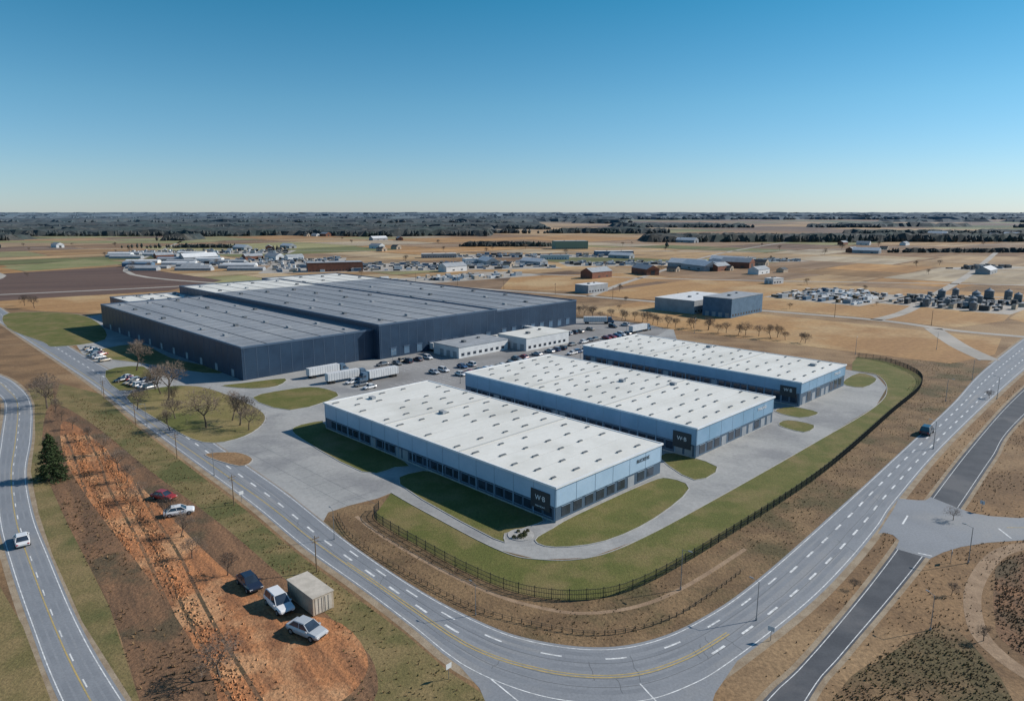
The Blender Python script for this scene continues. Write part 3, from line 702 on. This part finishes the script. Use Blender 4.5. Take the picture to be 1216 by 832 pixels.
for x,y,h,i in ((-121.2,237.6,18,0),(-128,246,14,1),(-157,284,16,1),(-94,205.4,16,2),(-84.6,207.9,13,0),(-89,213,12,1),(-80,203,10,2),(-157,227,14,0),(-166,240,12,2),(-104,203,8,1),(-41.5,88.1,8,2),(-330,478,12,0),(-345,490,10,1),(-133,252,11,2),(-108,215,9,0),(-116,230,9,1),(-126,226,10,2)): tree(x,y,h,i)
tr=[(-158,233),(-150,222),(-142,213),(-134,205),(-122,192),(-111,181),(-101,169.5),(-93,160),(-84.5,151),(-76,141.5),(-68,132.5),(-60,124.5),(-52.5,117)]
for k,(x,y) in enumerate(tr): tree(x+random.uniform(-1.5,1.5),y+random.uniform(-1.5,1.5),random.uniform(5,8),k)
for k in range(30):
    t=k/29; tree(38+112*t+random.uniform(-3,3),449-100*t+random.uniform(-4,4),random.uniform(6,10),k)
for k in range(12): tree(random.uniform(60,300),random.uniform(470,600),random.uniform(4,8),k)
for k in range(60):
    y=620*math.exp(rb.uniform(0,1.)); x=y*rb.uniform(-.7,.7)
    if -300<x<60 and y<720: continue
    tree(x,y,rb.uniform(7,13),k)
for x,y,h in ((73,97,3.5),(76,110,3),(95,140,4),(110,118,4),(92,108,3),(60,112,2.5),(170,240,4)): tree(x,y,h,int(x))
def conifer(h,rad,seed):
    r=random.Random(seed); mb=MB(); mb.cone((0,0,-.1),(0,0,h*.97),h*.022,.03,8,0)
    z=h*.08
    while z<h*.98:
        t=z/h; rr=rad*(1-t)**.75*r.uniform(.8,1.1); nb=int(9+6*(1-t))
        for k in range(nb):
            a=r.uniform(0,6.28); L=rr*r.uniform(.65,1.12); tip=Vector((math.cos(a)*L,math.sin(a)*L,z-.18*L+r.uniform(-.2,.2))); b=Vector((0,0,z+.1))
            mb.cone(b,tip,.05,.015,3,0)
            n=int(8+L*9)
            for q in range(n):
                f=r.uniform(.2,1.04); p=b.lerp(tip,f)+Vector((r.gauss(0,.18),r.gauss(0,.18),r.gauss(0,.14)))
                u=Vector((r.gauss(0,1),r.gauss(0,1),r.gauss(-.2,.5))).normalized()*r.uniform(.25,.5); w=u.orthogonal().normalized()*.13
                mb.add([p-u*.4,p+w,p+u,p-w],[(0,1,2,3)],1 if r.random()<.65 else 2)
        z+=h*.035
    return mb.mesh('pine_tree',['bark','needle','needle2'])
CM=conifer(12,4.6,1)
put('pine_tree',CM,None,(-113.9,163.5),0)
# ------------------------------------------------------------------ fence, lamps, poles
mb=MB(); FP=resample(F,int(sum((b-a).length for a,b in zip(F,F[1:]))/.3))
for i,p in enumerate(FP):
    if i%10==0: mb.box(p.x-.07,p.x+.07,p.y-.07,p.y+.07,-.1,2.1,0)
    else: mb.box(p.x-.028,p.x+.028,p.y-.028,p.y+.028,.08,1.9,0)
for z in (.2,1.0,1.82):
    A=offset(FP,.03);B=offset(FP,-.03); vs=[]
    for a,b in zip(A,B): vs+=[(a.x,a.y,z),(a.x,a.y,z+.07),(b.x,b.y,z+.07),(b.x,b.y,z)]
    mb.add(vs,[(4*i+k,4*i+(k+1)%4,4*i+4+(k+1)%4,4*i+4+k) for i in range(len(A)-1) for k in range(4)],0)
mb.obj('perimeter_fence',['fence'])
mb=MB(); P=catmull([(-38,142),(-32,131),(-20,118),(-6,105.5),(5,100.5),(12,98.5),(19.5,99.6),(29,105),(43,118.5)],False,8); P=resample(P,64)
for a,b in zip(P,P[1:]):
    mb.box(a.x-.07,a.x+.07,a.y-.07,a.y+.07,-.1,.85,0); mb.cone((a.x,a.y,.75),(b.x,b.y,.75),.04,.04,4,0); mb.cone((a.x,a.y,.4),(b.x,b.y,.4),.04,.04,4,0)
mb.obj('rail_fence',['wood'])
def lamp_mesh(h=8):
    mb=MB(); mb.cone((0,0,-.1),(0,0,.5),.2,.18,8,0,True); mb.cone((0,0,.5),(0,0,h),.1,.06,8,0,True); mb.cone((0,0,h-.1),(1.4,0,h+.25),.045,.04,6,0)
    mb.box(1.2,2.0,-.14,.14,h+.2,h+.32,0); mb.box(1.3,1.9,-.1,.1,h+.16,h+.198,1); return mb.mesh('street_lamp',['steel','lamp_w'])
LM=lamp_mesh()
for x,y,a,s in ((29.6,111.8,-.8,.95),(39.7,102.5,2.3,.85),(86.3,121.4,2.3,.9),(66.4,99.8,2,.75),(-36,131,2.3,.8),(-75,166,-2.3,.9),(-113,207,-2.3,.9),(-150,247,-2.3,.9),(-6,104,2.4,.7),(152,236,-.8,1),(182,268,-.8,1),(118,186,2.3,1),(172,239,2.3,1),(-20,262,0,1),(30,300,1,1),(-50,285,1,1),(60,360,1,1),(160,318,1,1),(205,330,1,1),(20,410,1,1),(100,376,1,1)): put('street_lamp',LM,None,(x,y),a,s)
def pole():
    mb=MB(); mb.cone((0,0,-.1),(0,0,9),.16,.1,8,0,True); mb.box(-1.1,1.1,-.06,.06,8.2,8.36,0); mb.box(-.8,.8,-.05,.05,7.4,7.53,0)
    for x in (-1,-.5,.5,1): mb.cone((x,0,8.36),(x,0,8.6),.05,.04,6,1,True)
    return mb.mesh('utility_pole',['wood','grey_w'])
PM=pole()
for k in range(9): put('utility_pole',PM,None,(245-42*k,402+32*k),R(50))
for k in range(5): put('utility_pole',PM,None,(-36+ -27*k,118+30*k),R(45),.8)

# ------------------------------------------------------------------ vehicles
def paint(n,c): return pmat('car_paint_'+n,c,rough=.28,fine=0,spec=.5,coat=.5)
PAINT={n:paint(n,c) for n,c in dict(white=(.72,.72,.72),silver=(.42,.44,.46),navy=(.018,.026,.048),black=(.02,.02,.022),red=(.30,.03,.025),grey=(.16,.17,.18),blue=(.04,.10,.22),tan=(.4,.34,.26)).items()}
def car_mesh(pn,suv=False):
    mb=MB(); k=1.15 if suv else 1.
    st=[(-2.25,.74,.5,.72),(-2.15,.84,.36,.86),(-1.6,.9,.3,.93),(-.6,.92,.28,.94),(.6,.92,.28,.93),(1.3,.9,.3,.88),(1.95,.86,.34,.78),(2.2,.74,.42,.62)]
    if suv: st[0]=(-2.25,.8,.5,.95)
    rings=[]
    for x,w,zb,zt in st:
        rings.append([(x,-w*.92,zb),(x,-w,zb+.18),(x,-w,(zb+zt)/2+.1),(x,-w*.88,zt),(x,w*.88,zt),(x,w,(zb+zt)/2+.1),(x,w,zb+.18),(x,w*.92,zb)])
    vs=[v for r_ in rings for v in r_]; n=8; fs=[]
    for i in range(len(rings)-1):
        for j in range(n): fs.append((i*n+j,i*n+(j+1)%n,(i+1)*n+(j+1)%n,(i+1)*n+j))
    fs+=[tuple(range(n)),tuple(range((len(rings)-1)*n,len(rings)*n))[::-1]]
    mb.add(vs,fs,0)
    zr=1.42*k; xb=-2.05 if suv else -1.75; xt=-1.85 if suv else -1.15
    B=[(xb,-.8,.92),(1.05,-.8,.90),(1.05,.8,.90),(xb,.8,.92)]; T=[(xt,-.64,zr),(.28,-.64,zr),(.28,.64,zr),(xt,.64,zr)]
    mb.add(B+T,[(0,1,5,4),(1,2,6,5),(2,3,7,6),(3,0,4,7)],1)
    T2=[(x*1.0,y*1.03,z+.004) for x,y,z in T]; T3=[(x*.93,y*.9,z+.06) for x,y,z in T]
    mb.add(T2+T3,[(0,1,5,4),(1,2,6,5),(2,3,7,6),(3,0,4,7),(4,5,6,7)],0)
    for s in(-1,1):
        for (a,b) in ((B[0],T[0]),(B[1],T[1])): mb.cone((a[0],s*abs(a[1])*1.005,a[2]),(b[0],s*abs(b[1])*1.01,b[2]),.05,.045,4,0)
        for xm in (-.3,): mb.cone((xm,s*.81,.9),(xm-.1,s*.66,zr),.045,.04,4,0)
        mb.box(.75,.95,s*.93-.08,s*.93+.08,.88,1.0,0)
        for xw in (-1.38,1.38):
            mb.cone((xw,s*.70,.33),(xw,s*.935,.33),.34,.34,14,2,True); mb.cone((xw,s*.9,.33),(xw,s*.945,.33),.2,.19,10,3,True)
        mb.box(2.02,2.19,s*.62-.16,s*.62+.16,.52,.66,4); mb.box(-2.27,-2.15,s*.66-.13,s*.66+.13,.6,.76,5)
    mb.box(2.1,2.22,-.4,.4,.38,.52,2)
    return mb.mesh('car',[PAINT[pn],'glass','tyre','steel','lamp_w','lamp_r'])
CARS={(n,s):car_mesh(n,s) for n in PAINT for s in(False,True)}
def car(x,y,a,c='white',suv=False,s=1.,name='parked_car'): put(name,CARS[(c,suv)],None,(x,y,.02),R(a),s)
car(-80.5,151.4,-20,'red',False,1.35); car(-73,143,25,'white',False,1.4); car(-46.5,113,-48,'navy',False,1.5)
car(-39,106.3,-48,'white',True,1.55); car(-32.2,98.8,-30,'silver',False,1.55)
car(-98.2,129.5,128,'white',False,1.4,'car'); car(124.3,200,48,'navy',True,1.6,'car')
rv=random.Random(9); cl=['white','white','silver','grey','black','navy','red','blue','tan']
def row(a,b,n,ang,s=1.25,p=.82):
    for i in range(n):
        if rv.random()>p: continue
        t=i/(n-1); car(a[0]+(b[0]-a[0])*t,a[1]+(b[1]-a[1])*t,ang+rv.choice((0,180))+rv.uniform(-3,3),rv.choice(cl),rv.random()<.4,s)
row((-32,279),(-14,297),6,135); row((-24,272),(2,298),9,135); row((-12,283),(6,301),7,135)
row((-50,296),(-38,308),4,135); row((2,306),(24,330),8,135); row((28,318),(44,336),6,45)
row((-153,265),(-136,254),7,60,1.2,.9); row((-157,272),(-140,261),6,60,1.2,.9); row((-196,318),(-178,300),7,60,1.2); row((-204,330),(-190,316),5,60)
row((40,348),(62,372),8,135); row((20,360),(44,386),8,135); row((58,395),(70,405),4,135);row((-62,262),(-45,246),5,45,1.2,.5)
row((30,340),(46,358),6,45); row((-60,290),(-48,302),4,45)
def truck_mesh(c='white_w'):
    mb=MB(); mb.box(-7,6,-1.27,1.27,1.15,3.95,0,0); mb.box(-6.9,5.9,-.5,.5,.85,1.149,1)
    for i in range(12): mb.box(-6.6+i*1.05,-6.52+i*1.05,-1.3,1.3,1.2,3.97,4)
    mb.box(6.6,8.9,-1.2,1.2,.7,3.1,2); vs=[(8.9,-1.15,2.0),(9.35,-1.15,2.0),(8.9,-1.1,3.05),(8.9,1.15,2.0),(9.35,1.15,2.0),(8.9,1.1,3.05)]
    mb.add(vs,[(0,1,2),(3,5,4),(1,4,5,2)],3); mb.box(8.9,10.1,-1.1,1.1,.6,1.95,2); mb.box(6.7,8.6,-1.1,1.1,3.11,3.7,2)
    for s in(-1,1):
        mb.box(7.5,8.7,s*1.205-.01,s*1.205+.01,1.9,2.8,3)
        for x in(-5.8,-4.6,5.2,6.3,9.3): mb.cone((x,s*.85,.5),(x,s*1.25,.5),.5,.5,12,1,True)
    return mb.mesh('semi_truck',[c,'tyre','blue_w','glass','grey_w'])
TM=truck_mesh()
for x,y,a in ((-76,275,45),(-66,266,42),(-52,270,225),(-33,330,45),(2,352,135),(12,372,135),(70,380,45),(50,410,0)): put('semi_truck',TM,None,(x,y,.02),R(a),1.05)
e=empty('storage_container',(-34.2,107.8),R(-45)); mb=MB(); mb.box(-4.3,4.3,-1.9,1.9,.15,3.2,0,1); mb.box(-4.4,4.4,-2,2,3.203,3.32,1)
for i in range(18): mb.box(-4.15+i*.48,-4.0+i*.48,-1.95,1.95,.25,3.1,0)
for k in(-3.6,3.6): mb.box(k-.2,k+.2,-1.7,1.7,-.1,.149,2)
mb.obj('box',['tan_box','tan_roof','vent'],e)
mb=MB(); mb.box(4.303,4.36,-1.5,-.05,.3,3.,0); mb.box(4.303,4.36,.05,1.5,.3,3.,0)
for y in(-.9,-.3,.3,.9): mb.cone((4.4,y,.35),(4.4,y,2.95),.03,.03,5,1)
mb.obj('doors',['tan_roof','steel'],e)
def sign(x,y,a,c='white_w'):
    e=empty('traffic_sign',(x,y),a); mb=MB(); mb.cone((0,0,-.1),(0,0,2.4),.05,.05,6,0,True); mb.box(-.5,.5,-.09,-.052,1.7,2.5,1); mb.obj('post_and_panel',['steel',c],e)
for x,y,a in ((-9,88,.8),(104,144.5,2),(-62,150,.8),(40,97,-.6),(83,121.5,1)): sign(x,y,a)

# ------------------------------------------------------------------ light, sky, camera
el=R(33); az=R(74)
sd=Vector((math.sin(az)*math.cos(el),math.cos(az)*math.cos(el),math.sin(el)))
L=bpy.data.lights.new('sun','SUN'); L.energy=5.; L.angle=R(.5); L.color=(1,.94,.86)
so=bpy.data.objects.new('sun',L); col.objects.link(so); so.rotation_euler=sd.to_track_quat('Z','Y').to_euler(); so.location=(0,0,200)
w=bpy.data.worlds.new('World'); scene.world=w; w.use_nodes=True; nt=w.node_tree; bg=nt.nodes['Background']
sk=nt.nodes.new('ShaderNodeTexSky'); sk.sky_type='NISHITA'; sk.sun_disc=False; sk.sun_elevation=el; sk.sun_rotation=az
sk.altitude=300; sk.air_density=1.; sk.dust_density=.1; sk.ozone_density=4.
tc=nt.nodes.new('ShaderNodeTexCoord'); sx=nt.nodes.new('ShaderNodeSeparateXYZ'); nt.links.new(tc.outputs['Generated'],sx.inputs[0])
rp=nt.nodes.new('ShaderNodeValToRGB'); nt.links.new(sx.outputs['Z'],rp.inputs[0]); cr=rp.color_ramp
cr.elements[0].position=0; cr.elements[0].color=(.34,.40,.53,1); cr.elements[1].position=1; cr.elements[1].color=(.26,.38,.42,1)
for p,c in ((.05,(.34,.42,.50,1)),(.14,(.27,.44,.47,1)),(.28,(.10,.40,.43,1)),(.5,(.20,.42,.46,1))):
    k=cr.elements.new(p); k.color=c
ml=nt.nodes.new('ShaderNodeVectorMath'); ml.operation='MULTIPLY'; nt.links.new(sk.outputs[0],ml.inputs[0]); nt.links.new(rp.outputs[0],ml.inputs[1])
sc=nt.nodes.new('ShaderNodeVectorMath'); sc.operation='SCALE'; sc.inputs[3].default_value=2.2; nt.links.new(ml.outputs[0],sc.inputs[0])
nt.links.new(sc.outputs[0],bg.inputs[0]); bg.inputs[1].default_value=.1
cam=bpy.data.cameras.new('camera'); co=bpy.data.objects.new('camera',cam); col.objects.link(co); scene.camera=co
cam.sensor_width=36; cam.lens=827/1216*36; cam.clip_end=150000; cam.clip_start=1
co.location=(0,0,65); co.rotation_euler=(R(90-11.22),0,0)
scene.view_settings.view_transform='Standard'; scene.view_settings.look='None'; scene.view_settings.exposure=0
